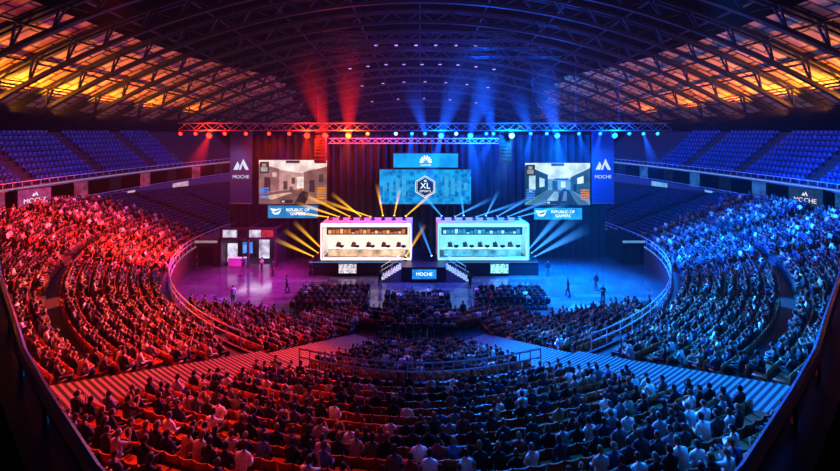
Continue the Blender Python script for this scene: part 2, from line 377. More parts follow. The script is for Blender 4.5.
def booth(cx, nm, tint, warm):
    frm = mat('booth_white_'+nm, (.85, .85, .85), .4, 0, .03)
    wall = em('booth_wall_'+nm, tint, 1.0, .1, .6)  # back wall glows by itself to brighten the booth interior
    glow = em('booth_strip_'+nm, tint, 1.5, 0)
    b = thing('player_booth', f'{nm} player booth on the stage with a {"warm white" if warm else "cyan"} glowing frame', 'booth', (cx, 43.3, 1.6))
    w, h, dp = 5.25, 4.3, 3.5
    mb = MB()
    def rr(w_, z0, z1, r, n=5):
        pts = []
        for (cx_, cz_, a0) in ((w_-r, z1-r, 0), (-w_+r, z1-r, PI/2), (-w_+r, z0+r, PI), (w_-r, z0+r, 1.5*PI)):
            for i in range(n+1): a = a0+PI/2*i/n; pts.append((cx_+r*math.cos(a), cz_+r*math.sin(a)))
        return pts
    o_, i_ = rr(w, 0, h, .2), rr(w-.3, .3, h-.5, .1)
    n = len(o_)
    for j in range(n):
        k = (j+1) % n
        mb.poly([(o_[j][0], 0, o_[j][1]), (i_[j][0], 0, i_[j][1]), (i_[k][0], 0, i_[k][1]), (o_[k][0], 0, o_[k][1])])
        mb.poly([(o_[j][0], 0, o_[j][1]), (o_[k][0], 0, o_[k][1]), (o_[k][0], dp, o_[k][1]), (o_[j][0], dp, o_[j][1])])
        mb.poly([(i_[j][0], 0, i_[j][1]), (i_[j][0], .5, i_[j][1]), (i_[k][0], .5, i_[k][1]), (i_[k][0], 0, i_[k][1])])
    mb.obj('frame', frm, b)
    mb = MB(); mb.poly([(-w+.1, -.02, h-.46), (w-.1, -.02, h-.46), (w-.1, -.02, h-.06), (-w+.1, -.02, h-.06)]); mb.obj('fascia_light', glow, b)
    mb = MB(); mb.poly([(-w+.1, -.02, .06), (w-.1, -.02, .06), (w-.1, -.02, .26), (-w+.1, -.02, .26)]); mb.obj('base_light', glow, b)
    for sx in (-1, 1): mb = MB(); mb.poly([(sx*(w-.08), -.02, .26), (sx*(w-.24), -.02, .26), (sx*(w-.24), -.02, h-.46), (sx*(w-.08), -.02, h-.46)]); mb.obj('side_light', glow, b)
    mb = MB(); mb.poly([(-w, dp, 0), (w, dp, 0), (w, dp, h), (-w, dp, h)]); mb.obj('back_panel', wall, b)
    mb = MB(); mb.box(-4.7, 4.7, .9, 1.05, 2.75, 3.7); hc = mb.obj('header_screen_casing', black, b)
    hs = MB(); nn = 20; rr_ = random.Random(5)
    hs.poly([(-4.6, .89, 2.82), (4.6, .89, 2.82), (4.6, .89, 3.6), (-4.6, .89, 3.6)], 1)
    for j in range(nn):
        x0 = -4.5+9.0*j/nn; x1 = x0+.36; zc = 2.9+.6*rr_.uniform(.2, .9)
        hs.poly([(x0, .88, 2.88), (x1, .88, 2.88), (x1, .88, zc), (x0, .88, zc)], 0 if j % 3 else 2)
    hs.obj('header_screen', [em('hdr_a'+nm, (.6, .2, .06) if warm else (.03, .35, .6), 1), em('hdr_b'+nm, (.10, .04, .04) if warm else (.01, .10, .28), 1), em('hdr_c'+nm, (.9, .5, .25) if warm else (.35, .85, 1), 1)], hc)
    mb = MB(); mb.rbox(-4.5, 4.5, .55, 1.4, 1.12, 1.18, .02); dk = mb.obj('desk_top', frm, b)
    mb = MB(); mb.poly([(-4.45, .55, .36), (4.45, .55, .36), (4.45, .55, 1.12), (-4.45, .55, 1.12)])
    mb.obj('desk_front', em('deskfront_'+nm, (.85, .55, .36) if warm else (.12, .55, .85), .9, .5, 1.0), dk)
    mb = MB(); mb.box(-4.9, 4.9, .5, 3.4, .3, .36); mb.obj('booth_floor', stage_m, b)
    for yy, e_ in ((45.4, 250), (43.95, 260)):
        ld = bpy.data.lights.new('booth_light', 'AREA'); ld.shape = 'RECTANGLE'; ld.size = 8; ld.size_y = .5; ld.energy = e_; ld.color = tint
        lo = bpy.data.objects.new('booth_light', ld); C.objects.link(lo); lo.location = (cx, yy, 5.3)
    return b
booth(-6.15, 'left', (1, .86, .74), True); booth(7.2, 'right', (.25, .8, 1), False)
mm = MB(); mm.box(-.25, .25, -.03, .03, .08, .36, 0); mm.box(-.04, .04, -.02, .02, 0, .12, 0); mm.box(-.12, .12, -.08, .08, 0, .015, 0)
mm.poly([(-.23, .032, .10), (.23, .032, .10), (.23, .032, .34), (-.23, .032, .34)], 1)
mon_me = mm.mesh('monitor', [plas, em('monitor_glow', (.5, .7, .9), 1.5)])
ch = MB(); ch.rbox(-.27, .27, -.25, .27, .42, .52, .04); ch.rbox(-.25, .25, -.36, -.25, .5, 1.15, .04); ch.tube([(0,0,.06), (0,0,.42)], .04, 8)
for a in range(5): ch.tube([(0,0,.1), (.3*math.cos(a*1.257), .3*math.sin(a*1.257), .03)], .03, 5)
for sx in (-.29, .29): ch.box(sx-.03, sx+.03, -.15, .15, .66, .7); ch.box(sx-.02, sx+.02, -.03, .03, .45, .66)
gch_me = ch.mesh('gaming_chair', mat('chair_black', (.06, .06, .07), .5), False)
PX = [-3.6, -1.8, 0, 1.8, 3.6]
for nm, cx in (('left', -6.15), ('right', 7.2)):
    for i, p in enumerate(PX):
        tag(link('monitor', mon_me, None, (cx+p+.62, 44.25, 2.78)), f'monitor on the desk of the {nm} player booth, {ordw(i+1)} from the left', 'monitor', 'booth monitors')
        o = tag(link('gaming_chair', gch_me, None, (cx+p, 45.35, 1.96)), f'black high-backed gaming chair in the {nm} booth, {ordw(i+1)} from the left', 'chair', 'booth gaming chairs'); o.rotation_euler.z = PI
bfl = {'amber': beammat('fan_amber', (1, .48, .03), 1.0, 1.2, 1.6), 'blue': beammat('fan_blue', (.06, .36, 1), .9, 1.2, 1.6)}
le_a = em('lens_fan_amber', (1, .5, .08), 4, 0); le_b = em('lens_fan_blue', (.2, .6, 1), 4, 0)
def floor_lamp(loc, ang, tilt, kind, label, ln=6.0, r1=.3):
    t = thing('beam_lamp', label, 'stage lamp', loc, 0, 'beam lamps around the booths')
    d = Vector((math.sin(ang), tilt, math.cos(ang))).normalized()
    mb = MB(); mb.box(-.22, .22, -.15, .15, 0, .12); mb.box(-.22, -.18, -.05, .05, .1, .4); mb.box(.18, .22, -.05, .05, .1, .4); mb.obj('yoke', plas, t)
    p = Vector((0, 0, .32)); mb = MB(); mb.tube([p-d*.2, p, p+d*.22], [.1, .14, .13], 10); mb.obj('lamp_head', plas, t, True)
    mb = MB(); mb.tube([p+d*.22, p+d*.24], [.12, .12], 10); mb.obj('lens', le_a if kind == 'amber' else le_b, t)
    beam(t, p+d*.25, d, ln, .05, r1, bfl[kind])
AA = [-80, -70, -62, -50, -70, -10, 12, 48]; LA = [5, 5.5, 6, 4.5, 6.5, 4, 3.5, 4.5]
for i in range(8): floor_lamp((-10.6+i*1.25, 45, 5.9), math.radians(AA[i]), -.15, 'amber', f'amber beam lamp on the roof of the left booth, {ordw(i+1)} from the left', LA[i])
AB = [-40, 62, -8, 70, 25, 58, 66, 74]; LB = [3.5, 5, 3, 6, 3.5, 5, 5.5, 6]
for i in range(8): floor_lamp((2.7+i*1.25, 45, 5.9), math.radians(AB[i]), -.15, 'blue', f'blue beam lamp on the roof of the right booth, {ordw(i+1)} from the left', LB[i])
for i in range(3):
    floor_lamp((-12.0+.2*i, 43.5+i*1.3, 1.6), math.radians(-66+i*10), 0, 'amber', f'amber beam lamp at the left end of the stage, {ordw(i+1)} from the front', 5, .35)
    floor_lamp((13.0, 43.5+i*1.3, 1.6), math.radians(62-i*10), 0, 'blue', f'blue beam lamp at the right end of the stage, {ordw(i+1)} from the front', 7, .7)
floor_lamp((-1.7, 43.4, 1.6), math.radians(30), -.2, 'amber', 'amber beam lamp left of the gap between the booths', 4.5); floor_lamp((1.4, 43.4, 1.6), math.radians(-20), -.2, 'blue', 'blue beam lamp right of the gap between the booths', 4.5)

# ------------------------------------------------------------------ curtain, banners, screens
mb = MB(); n = 300
pp = [(-25+49.5*i/n, 50+.3*math.sin(i*1.05)) for i in range(n+1)]
for i in range(n): mb.poly([(*pp[i], 0), (*pp[i+1], 0), (*pp[i+1], 16.2), (*pp[i], 16.2)])
tag(mb.obj('stage_curtain', drape, smooth=True), 'tall black pleated curtain hanging behind the stage and screens', 'curtain')
wl = em('banner_white', (.6, .75, .9), .9, 0)
for nm, X0, X1 in (('left', 230, 252), ('right', 592, 614)):
    x0 = (X0-420)*46/F; x1 = (X1-420)*46/F; z1 = CZ+(HOR-131)*46/F; z0 = CZ-(203-HOR)*46/F; cx = (x0+x1)/2
    t = thing('hanging_banner', f'tall dark blue vertical banner hanging from the {nm} end of the truss', 'banner', (0,0,0))
    mb = MB(); mb.box(x0, x1, 46, 46.05, z0, z1); dd = mb.obj('cloth', bluecloth, t)
    for zz in (z1+.05, z0-.05): mb = MB(); mb.tube([(x0, 46, zz), (x1, 46, zz)], .07, 8); mb.obj('pole', steel, t)
    mb = MB(); tri_logo(mb, cx, 45.98, (z0+z1)/2+.3, 1.6); mb.obj('emblem', wl, dd)
    text('lettering', 'MOCHE', .58, (cx, 45.97, (z0+z1)/2-1.2), wl, dd)
def scr(label, x0, x1, z0, z1, y=48, d=.35):
    t = thing('video_screen', label, 'screen', (0,0,0)); mb = MB(); mb.box(x0-.12, x1+.12, y, y+d, z0-.12, z1+.12); mb.obj('casing', black, t); return t
def pic(t, x0, x1, z0, z1, polys, y=47.97):
    mb = MB(); ml = []
    for q, (col, pts) in enumerate(polys):
        key = 'scr_%d_%d_%d' % tuple(int(c*100) for c in col); m = em(key, col, .8, .3, .9)
        if m not in ml: ml.append(m)
        mb.poly([(x0+(x1-x0)*a, y-.003*q, z0+(z1-z0)*b_) for a, b_ in pts], ml.index(m))
    mb.obj('display', ml, t)
def R(a, b_, c, d): return [(a, b_), (c, b_), (c, d), (a, d)]
hud = [((.04,.04,.06), R(.015,.70,.15,.96)), ((.35,.4,.35), R(.03,.74,.13,.84)), ((.5,.42,.3), R(.05,.85,.11,.92)), ((.04,.04,.05), R(.4,.93,.6,.99)), ((.04,.04,.05), R(.32,.02,.5,.10)), ((.8,.8,.8), R(.34,.04,.38,.08))]
for r_ in range(5):
    hud += [((.08,.28,.75), R(.015,.12+r_*.055,.15,.155+r_*.055)), ((.85,.3,.04), R(.85,.12+r_*.055,.985,.155+r_*.055))]
x0, z1 = W(259, 160, 48); x1, z0 = W(327, 204, 48)
t = scr('left video screen showing a tan game view, beside the left banner', x0, x1, z0, z1)
pic(t, x0, x1, z0, z1, [((.6,.36,.32), R(0,0,1,1)), ((.26,.13,.11), [(0,0),(1,0),(1,.22),(.55,.34),(0,.24)]), ((.9,.78,.74), [(.3,.78),(.62,.70),(.8,.8),(1,.74),(1,1),(0,1),(0,.9)]),
  ((.34,.18,.16), [(0,.24),(.3,.32),(.3,.8),(0,.92)]), ((.55,.34,.3), [(.3,.33),(.58,.33),(.58,.7),(.3,.78)]), ((.28,.15,.14), [(.66,.3),(1,.2),(1,.85),(.66,.72)]),
  ((.08,.04,.05), [(.08,.26),(.17,.29),(.17,.6),(.08,.62)]), ((.12,.07,.07), R(.36,.33,.42,.52)), ((.12,.07,.07), R(.48,.46,.53,.6)), ((.85,.62,.54), R(.20,.62,.26,.72)), ((.8,.52,.4), [(0,.16),(.4,.26),(.5,.26),(.2,.1)]),
  ((.08,.04,.05), [(.74,.28),(.82,.26),(.82,.55),(.74,.54)]), ((.1,.06,.06), [(.88,.5),(.95,.5),(.95,.68),(.88,.67)]), ((.2,.12,.1), [(.45,.28),(.5,.3),(.5,.40),(.45,.40)]), ((.6,.08,.04), R(.60,.30,.64,.46)), ((.95,.82,.76), [(.56,.36),(.66,.36),(.66,.62),(.56,.62)]),
  ((.05,.03,.04), [(.52,0),(.60,.24),(.66,.30),(.72,.26),(.76,0)]), ((.5,.26,.18), [(.68,0),(.73,.17),(.84,.12),(.9,0)])]+hud)
x0, z1 = W(525, 163, 48); x1, z0 = W(590, 205, 48)
t = scr('right video screen showing a pale blue game view, beside the right banner', x0, x1, z0, z1)
pic(t, x0, x1, z0, z1, [((.15,.40,.6), R(0,0,1,1)), ((.7,.92,1), [(.2,.62),(.8,.62),(1,.9),(1,1),(0,1),(0,.85)]), ((.08,.2,.3), [(0,0),(1,0),(.7,.36),(.35,.36)]), ((.02,.08,.15), [(0,.05),(.35,.36),(.35,.72),(0,.95)]), ((.35,.65,.8), [(.3,.05),(.55,.05),(.5,.32),(.45,.32)]),
  ((.5,.8,.92), [(.06,.3),(.16,.36),(.16,.7),(.06,.76)]), ((.5,.8,.92), [(.22,.42),(.30,.44),(.30,.62),(.22,.66)]), ((.04,.14,.24), [(.7,.36),(1,.1),(1,.88),(.7,.66)]), ((.75,.95,1), [(.8,.5),(.9,.52),(.9,.7),(.8,.64)]),
  ((.01,.05,.1), [(.74,.34),(.79,.3),(.79,.5),(.74,.5)]), ((.03,.1,.17), R(.42,.36,.50,.58)), ((.75,.95,1), R(.55,.42,.62,.56)), ((.02,.06,.1), R(.45,.60,.66,.635)), ((.02,.05,.08), [(.48,0),(.53,.30),(.60,.40),(.68,.34),(.74,.16),(.82,0)]), ((.12,.25,.35), [(.56,.1),(.60,.33),(.64,.32),(.64,.1)])]+hud)
x0, z1 = W(379.5, 169.5, 47.5); x1, z0 = W(471, 204, 47.5); cx = (x0+x1)/2; cz = (z0+z1)/2-.1
t = scr('wide centre screen with a hexagon emblem on a teal pattern', x0, x1, z0, z1, 47.5)
pm = bpy.data.materials.new('screen_pattern'); nt, N, L = nodes(pm)
out = N.new('ShaderNodeOutputMaterial'); e = N.new('ShaderNodeEmission'); tc = N.new('ShaderNodeTexCoord'); vo = N.new('ShaderNodeTexVoronoi'); vo.inputs['Scale'].default_value = 1.6; vo.distance = 'CHEBYCHEV'
cr = N.new('ShaderNodeValToRGB'); cr.color_ramp.elements[0].color = (.003, .09, .34, 1); cr.color_ramp.elements[1].color = (.02, .42, .85, 1); cr.color_ramp.elements[1].position = .75
L.new(tc.outputs['Object'], vo.inputs['Vector']); L.new(vo.outputs['Distance'], cr.inputs['Fac']); L.new(cr.outputs['Color'], e.inputs['Color']); L.new(e.outputs[0], out.inputs['Surface']); pm.cycles.emission_sampling = 'NONE'
mb = MB(); mb.poly([(x0, 47.48, z0), (x1, 47.48, z0), (x1, 47.48, z1), (x0, 47.48, z1)]); dd = mb.obj('display', pm, t)
mb = MB()
def hexa(r, y, mi): mb.poly([(cx+r*math.sin(a*PI/3), y, cz+.1+r*math.cos(a*PI/3)) for a in range(6)], mi)
hexa(1.4, 47.46, 0); hexa(1.32, 47.45, 1); hexa(1.2, 47.44, 0); hexa(1.15, 47.43, 1)
for sx in (-1, 1):
    for q in range(4): mb.poly([(cx+sx*(2.4+q*.8), 47.46, cz-1.1+q*.25), (cx+sx*(2.9+q*.8), 47.46, cz-1.1+q*.25), (cx+sx*(2.9+q*.8), 47.46, cz+1.5-q*.3), (cx+sx*(2.4+q*.8), 47.46, cz+1.5-q*.3)], 2)
wht = em('screen_white', (.9, 1, 1), 1.2, 0)
mb.obj('emblem', [wht, em('hex_dark', (.005, .03, .06), 1), em('bar_teal', (.06, .45, .85), .8)], dd)
text('lettering', 'XL', 1.05, (cx, 47.41, cz+.2), wht, dd); text('lettering', 'ESPORTS', .36, (cx, 47.41, cz-.45), wht, dd)
tri = MB(); tri_logo(tri, cx, 47.41, cz+.88, .34); tri.obj('emblem', wht, dd)
x0, z1 = W(393.5, 153.5, 47.5); x1, z0 = W(458, 167.5, 47.5); cx = (x0+x1)/2; cz = (z0+z1)/2
t = scr('bright cyan banner screen with a petal emblem, above the centre screen', x0, x1, z0, z1, 47.5)
mb = MB(); mb.poly([(x0, 47.48, z0), (x1, 47.48, z0), (x1, 47.48, z1), (x0, 47.48, z1)]); dd = mb.obj('display', em('led_cyan', (.01, .30, .8), 1.15, .3, .6), t)
mb = MB()
for i in range(8):
    a = math.radians(-84+i*168/7); dx, dz = math.sin(a), math.cos(a); nx, nz = dz, -dx
    base = (cx+dx*.22, cz-.25+dz*.18); ln = .8-.06*abs(i-3.5)
    pts = [(0, 0), (.5, .085), (.8, .10), (1, 0), (.8, -.10), (.5, -.085)]
    mb.poly([(base[0]+dx*p*ln+nx*q, 47.46, base[1]+dz*p*ln+nz*q) for p, q in pts])
mb.obj('emblem', wht, dd); text('lettering', 'HUAWEI', .34, (cx, 47.45, cz-.58), wht, dd)
for nm, X0, X1, Y0, Y1 in (('left', 268, 318, 205.5, 218), ('right', 534, 582, 208, 219.5)):
    x0, z1 = W(X0, Y0, 47); x1, z0 = W(X1, Y1, 47); cx = (x0+x1)/2; cz = (z0+z1)/2
    t = scr(f'small wide teal sign screen hanging under the {nm} video screen', x0, x1, z0, z1, 47)
    mb = MB(); mb.poly([(x0, 46.98, z0), (x1, 46.98, z0), (x1, 46.98, z1), (x0, 46.98, z1)]); dd = mb.obj('display', em('led_teal'+nm, (.01, .22, .5) if nm == 'left' else (.02, .34, .75), 1.0, .25, 1), t)
    text('lettering', 'REPUBLIC OF\nGAMERS', .5, (cx+.6, 46.96, cz-.02), wht, dd)
    mb = MB(); e0 = cx-2.1
    mb.poly([(e0-.75, 46.96, cz+.42), (e0-.35, 46.96, cz+.02), (e0+.15, 46.96, cz+.18), (e0+.75, 46.96, cz+.45), (e0+.1, 46.96, cz+.34)])
    mb.poly([(e0-.55, 46.96, cz+.02), (e0-.2, 46.96, cz-.32), (e0+.35, 46.96, cz-.30), (e0+.7, 46.96, cz+.32), (e0+.2, 46.96, cz-.08), (e0-.15, 46.96, cz-.12)])
    mb.obj('emblem', wht, dd)
for nm, X in (('left', 321), ('right', 505)):
    x = (X-420)*43/F; t = thing('speaker_array', f'hanging curved black loudspeaker array {nm} of the centre screen', 'loudspeaker', (x, 43, 16.2))
    for i in range(8):
        M = Matrix.Translation((0, -.02*i*i*.3, -.45-i*.40)) @ Matrix.Rotation(math.radians(-i*2.2), 4, 'X')
        mb = MB(); mb.rbox(-.62, .62, -.35, .35, -.18, .18, .03, 0, M); cb = mb.obj('cabinet', spk, t); mb = MB(); mb.box(-.5, .5, -.37, -.35, -.12, .12, 0, M); mb.obj('grille', darkm, cb)
    mb = MB(); mb.box(-.6, .6, -.4, .4, -.12, -.02); mb.tube([(0,0,-.05), (0,0,.5)], .04, 6); mb.obj('rigging_frame', darkm, t)

# ------------------------------------------------------------------ suites + upper tier
def XS(y, o): return (44.0+o)*shr(y)
def ZB(y): return 11.9-1.7*(75-y)/33
fasc = mat('suite_fascia', (.12, .12, .15), .5); rail_w = mat('pale_rail', (.6, .63, .7), .35)
pinkm = em('suite_pink', (.45, .08, .18), .45, .6, 1); blum = em('suite_blue', (.04, .18, .55), .5, .6, 1)  # suite back walls glow in place of lamps inside
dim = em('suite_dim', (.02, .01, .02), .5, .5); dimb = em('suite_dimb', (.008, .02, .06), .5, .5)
signm = em('fascia_sign', (.6, .4, .52), .8, .3, 1); signb = em('fascia_sign_blue', (.2, .5, .9), .8, .3, 1)
ys = [32, 38, 43, 48, 53, 58, 63, 68, 73, 78]
for sg, nm in ((-1, 'left'), (1, 'right')):
    for i in range(len(ys)-1):
        ya, yb = ys[i], ys[i+1]; n = len(ys)-1-i
        t = thing('suite_box', f'glass-fronted suite on the {nm} side between the tiers, {ordw(n)} from the stage end', 'suite', (0,0,0), 0, 'suites between the tiers')
        def q(o, y, z): return (sg*XS(y, o), y, ZB(y)+z)
        def slab(name, m, o0, o1, z0, z1, a=ya, b_=yb):
            mb = MB(); vs = [q(o0, a, z0), q(o1, a, z0), q(o1, b_, z0), q(o0, b_, z0), q(o0, a, z1), q(o1, a, z1), q(o1, b_, z1), q(o0, b_, z1)]
            mb.add(vs, [(0,3,2,1), (4,5,6,7), (0,1,5,4), (1,2,6,5), (2,3,7,6), (3,0,4,7)]); return mb.obj(name, m, t)
        slab('parapet', fasc, -.1, .1, -5.0, -2.6); slab('floor_slab', fasc, .1, 3.2, -3.6, -3.4); slab('roof_slab', fasc, -.3, 3.2, -.4, 0)
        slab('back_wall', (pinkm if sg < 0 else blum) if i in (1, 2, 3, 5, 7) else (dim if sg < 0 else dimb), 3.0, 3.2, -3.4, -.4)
        slab('partition', wallm, .1, 3.0, -3.4, -.4, ya, ya+.15)
        for zz, zb in ((-2.4, -2.62), (.5, -.02)):
            mb = MB(); mb.tube([q(-.05, ya, zz), q(-.05, (ya+yb)/2, zz), q(-.05, yb, zz)], .05, 6)
            for j in range(5):
                yy = ya+(yb-ya)*j/5; mb.tube([q(-.05, yy, zb), q(-.05, yy, zz)], .03, 5)
            mb.obj('railing', rail_w, t)
        if i in (2, 3, 4, 6): slab('sign_panel', signm if sg < 0 else signb, -.16, -.12, -3.6, -2.75, ya+(2.2 if i == 2 else .9), yb-.9)
        slab('edge_strip', em('strip_l', (.5, .35, .5), .55) if sg < 0 else em('strip_r', (.2, .45, .9), .7), -.34, -.31, -.22, -.06)
    t = thing('balcony_sign', f'bright lettered sign board on the near {nm} end of the suite balcony', 'sign', (sg*42.9, 42.2, 0))
    mb = MB(); mb.box(-.15, .15, -1.9, 1.9, 7.9, 10.0); mb.obj('casing', black, t)
    mb = MB(); xx = -sg*.16; mb.poly([(xx, -1.8, 8.0), (xx, 1.8, 8.0), (xx, 1.8, 9.9), (xx, -1.8, 9.9)]); dd = mb.obj('display', em('board_'+nm, (.4, .06, .2) if sg < 0 else (.02, .06, .14), .8, .3), t)
    text('lettering', 'MOCHE', .72, (-sg*.18, 0, 8.6), em('board_text', (.9, .8, .9), .9, 0), dd, rz=-sg*PI/2)
    mb = MB(); tri_logo(mb, 0, 0, 0, .6); lg = mb.obj('emblem', em('board_text', (1,1,1)), dd, loc=(-sg*.18, 0, 9.35)); lg.rotation_euler.z = -sg*PI/2
UD, UR, UN = .8, .66, 9
for sg, nm in ((-1, 'left'), (1, 'right')):
    mb = MB(); yy = [28+52*i/52 for i in range(53)]
    for k in range(UN):
        for i in range(52):
            a, b_ = yy[i], yy[i+1]; za, zb = ZB(a)+.0+UR*k, ZB(b_)+UR*k
            q = lambda o, y: (sg*min(XS(y, o), RW(y)-.1), y)
            mb.poly([(*q(.3+k*UD, a), za), (*q(.3+k*UD, b_), zb), (*q(1.1+k*UD, b_), zb), (*q(1.1+k*UD, a), za)])
            mb.poly([(*q(1.1+k*UD, a), za), (*q(1.1+k*UD, b_), zb), (*q(1.1+k*UD, b_), zb+UR), (*q(1.1+k*UD, a), za+UR)], 1)
    struct(mb.obj('upper_terrace', [concrete, nosing]))

# ------------------------------------------------------------------ rails
def rail_run(pts, label, h=1.0, m=railp, r=.05):
    mb = MB()
    for zz in (h, h*.55): mb.tube([(p[0], p[1], p[2]+zz) for p in pts], r, 6)
    for i, p in enumerate(pts):
        if i % 2 == 0: mb.tube([p, (p[0], p[1], p[2]+h)], .035, 5)
    return tag(mb.obj('safety_rail', m), label, 'railing', 'rails along the terrace front')
rp = [P(u, .05) for u in US]
rail_run([(*p, 2.35) for p in rp if side_of(*p) < -HW-.1], 'curved pale rail in front of the bottom centre seating, between the two striped aisles')
rail_run([(*p, 2.35) for p in rp[::2] if side_of(*p) > HW+.1 and p[0] < 0], 'long curved rail along the front of the left seating bowl')
rail_run([(*p, 2.35) for p in rp[::2] if side_of(*p) > HW+.1 and p[0] > 0], 'long curved rail along the front of the right seating bowl')
for sg, nm in ((-1, 'left'), (1, 'right')):
    mb = MB()
    for j in range(-2, 92):
        al = j*.24; cxx, cyy = AX+DX*al, AY_+DY*al
        lo_, hi = -16., 16.
        for _ in range(40):
            m_ = (lo_+hi)/2; a, b_ = A0+m_, B0+m_
            f = (cxx/a)**PW_+((CY-cyy)/b_)**PW_-1
            if f > 0: lo_ = m_
            else: hi = m_
        d = (lo_+hi)/2; th = math.asin(min(1, (cxx/(A0+d))**(PW_/2))); u = th/(PI/2)
        k = d/DR
        if k < KI-.5 or k > NK-1: continue
        z = (2.2+rise(u)*k) if k > 0 else max(0, 1.9+.19*k+.1)
        if -.15 < k < 0: z = 2.0
        M = Matrix.Translation((sg*cxx, cyy, z+.12)) @ Matrix.Rotation(sg*math.atan2(DX, -DY), 4, 'Z')
        mb.box(-HW, HW, -.12, .02, -.35, .12, 0, M); mb.box(-HW, HW, .02, .12, -.1, .121, 1, M)
    tag(mb.obj('aisle_steps', [mat('aisle_tread', (.26, .24, .24), .6), nosing]), f'wide striped stairway running diagonally between seating blocks on the {nm}', 'stairs')

# ------------------------------------------------------------------ people
def seg_dist(p, a, b):
    ab = b-a; t = max(0, min(1, (p-a).dot(ab)/max(1e-9, ab.length_squared))); return (p-(a+ab*t)).length
def head_bm(hi=True):
    bm = bmesh.new()
    if hi: bmesh.ops.create_uvsphere(bm, u_segments=16, v_segments=12, radius=1)
    else: bmesh.ops.create_icosphere(bm, subdivisions=1, radius=1)
    for v in bm.verts:
        x, y, z = v.co
        if z < 0: x *= 1-.25*abs(z)
        if z < -.2 and y > 0: y *= 1.05
        if hi and y > .75:
            if abs(x) < .16 and -.25 < z < .15: y += .20
            elif .15 < abs(x) < .5 and 0 < z < .3: y -= .08
        if hi and abs(x) > .9 and abs(z) < .3: x *= 1.12
        v.co = Vector((x*.076, y*.095, z*.118))
    return bm
def make_person(pose, hi=True):
    st_ = pose.get('stand', False); ln = pose.get('lean', 0)
    hz = .93 if st_ else .5
    J = {}; E = []
    J['pel'] = (Vector((0,0,hz)), (.15,.11)); J['wai'] = (Vector((0,-.01,hz+.18)), (.135,.10)); J['che'] = (Vector((0,-.01,hz+.38)), (.165,.115))
    J['nkb'] = (Vector((0,-.005,hz+.53)), (.07,.06)); J['nkt'] = (Vector((0,.01,hz+.60)), (.052,.055))
    E += [('pel','wai'),('wai','che'),('che','nkb'),('nkb','nkt')]
    for s, sx in (('l',-1),('r',1)):
        ar = pose['arm_'+s] if 'arm_'+s in pose else pose['arm']
        J['sh'+s] = (Vector((sx*.175,-.01,hz+.47)), (.06,.06))
        for nm, v, r in (('el', ar[0], .046), ('wr', ar[1], .032), ('ha', ar[2], .036)): J[nm+s] = (Vector((sx*v[0], v[1], hz+v[2])), (r, r*.8 if nm == 'ha' else r))
        E += [('che','sh'+s),('sh'+s,'el'+s),('el'+s,'wr'+s),('wr'+s,'ha'+s)]
        if st_:
            st2 = pose.get('stride', 0)*sx
            J['hi'+s] = (Vector((sx*.09,0,hz-.06)), (.09,.09)); J['kn'+s] = (Vector((sx*.1,.03+st2*.5,hz-.45)), (.062,.062)); J['an'+s] = (Vector((sx*.11,st2,.09)), (.042,.042)); J['to'+s] = (Vector((sx*.13,st2+.15,.035)), (.042,.03))
        else:
            J['hi'+s] = (Vector((sx*.09,.04,hz-.02)), (.088,.085)); J['kn'+s] = (Vector((sx*.13,.44,hz)), (.065,.065)); J['an'+s] = (Vector((sx*.13,.40,.09)), (.043,.043)); J['to'+s] = (Vector((sx*.15,.54,.04)), (.042,.032))
        E += [('pel','hi'+s),('hi'+s,'kn'+s),('kn'+s,'an'+s),('an'+s,'to'+s)]
    if ln:
        Rm = Matrix.Translation((0,0,hz)) @ Matrix.Rotation(-ln, 4, 'X') @ Matrix.Translation((0,0,-hz))
        for k in J:
            if k in ('wai','che','nkb','nkt','shl','shr'): J[k] = (Rm @ J[k][0], J[k][1])
    keys = list(J); idx = {k: i for i, k in enumerate(keys)}
    me = bpy.data.meshes.new('sk'); me.from_pydata([J[k][0] for k in keys], [(idx[a], idx[b_]) for a, b_ in E], [])
    o = bpy.data.objects.new('sk', me); C.objects.link(o); md = o.modifiers.new('s', 'SKIN'); md.use_smooth_shade = True
    if hi: m2 = o.modifiers.new('b', 'SUBSURF'); m2.levels = 1; m2.render_levels = 1
    for k in keys:
        sv = me.skin_vertices[0].data[idx[k]]; sv.radius = J[k][1] if hi else (J[k][1][0]*.9, J[k][1][1]*.9); sv.use_root = (k == 'pel')
    bpy.context.view_layer.update(); dg = bpy.context.evaluated_depsgraph_get()
    bme = bpy.data.meshes.new_from_object(o.evaluated_get(dg)); bpy.data.objects.remove(o)
    V = [v.co.copy() for v in bme.vertices]; Fs = [tuple(p.vertices) for p in bme.polygons]
    cls = []
    sc = {'hi':'t','kn':'t','an':'t','to':'f'}
    for v in V:
        bd, bc = 9, 's'
        for a, b_ in E:
            d = seg_dist(v, J[a][0], J[b_][0])-J[b_][1][0]*.7
            if d < bd:
                bd = d; c = 's'
                if b_ == 'nkt': c = 'k'
                elif b_[:2] in sc: c = sc[b_[:2]]
                elif b_[:2] == 'wr': c = 's' if pose.get('long', True) else 'k'
                elif b_[:2] == 'ha': c = 'k'
                elif (a, b_) == ('pel','wai'): c = 't' if v.z < hz+.03 else 's'
                bc = c
        cls.append(bc)
    yaw = pose.get('yaw', 0); nk = J['nkt'][0]
    Mh = Matrix.Translation(nk+Vector((0, .025, .095))) @ Matrix.Rotation(yaw, 4, 'Z')
    hb = head_bm(hi); hb.verts.index_update()
    hv = [v.co.copy() for v in hb.verts]; hf = [tuple(v.index for v in f.verts) for f in hb.faces]; hb.free()
    lo = -.9 if pose.get('longhair') else -.35
    ishair = [(v.z/.118 > .38) or (v.y/.095 < .05 and v.z/.118 > lo) for v in hv]
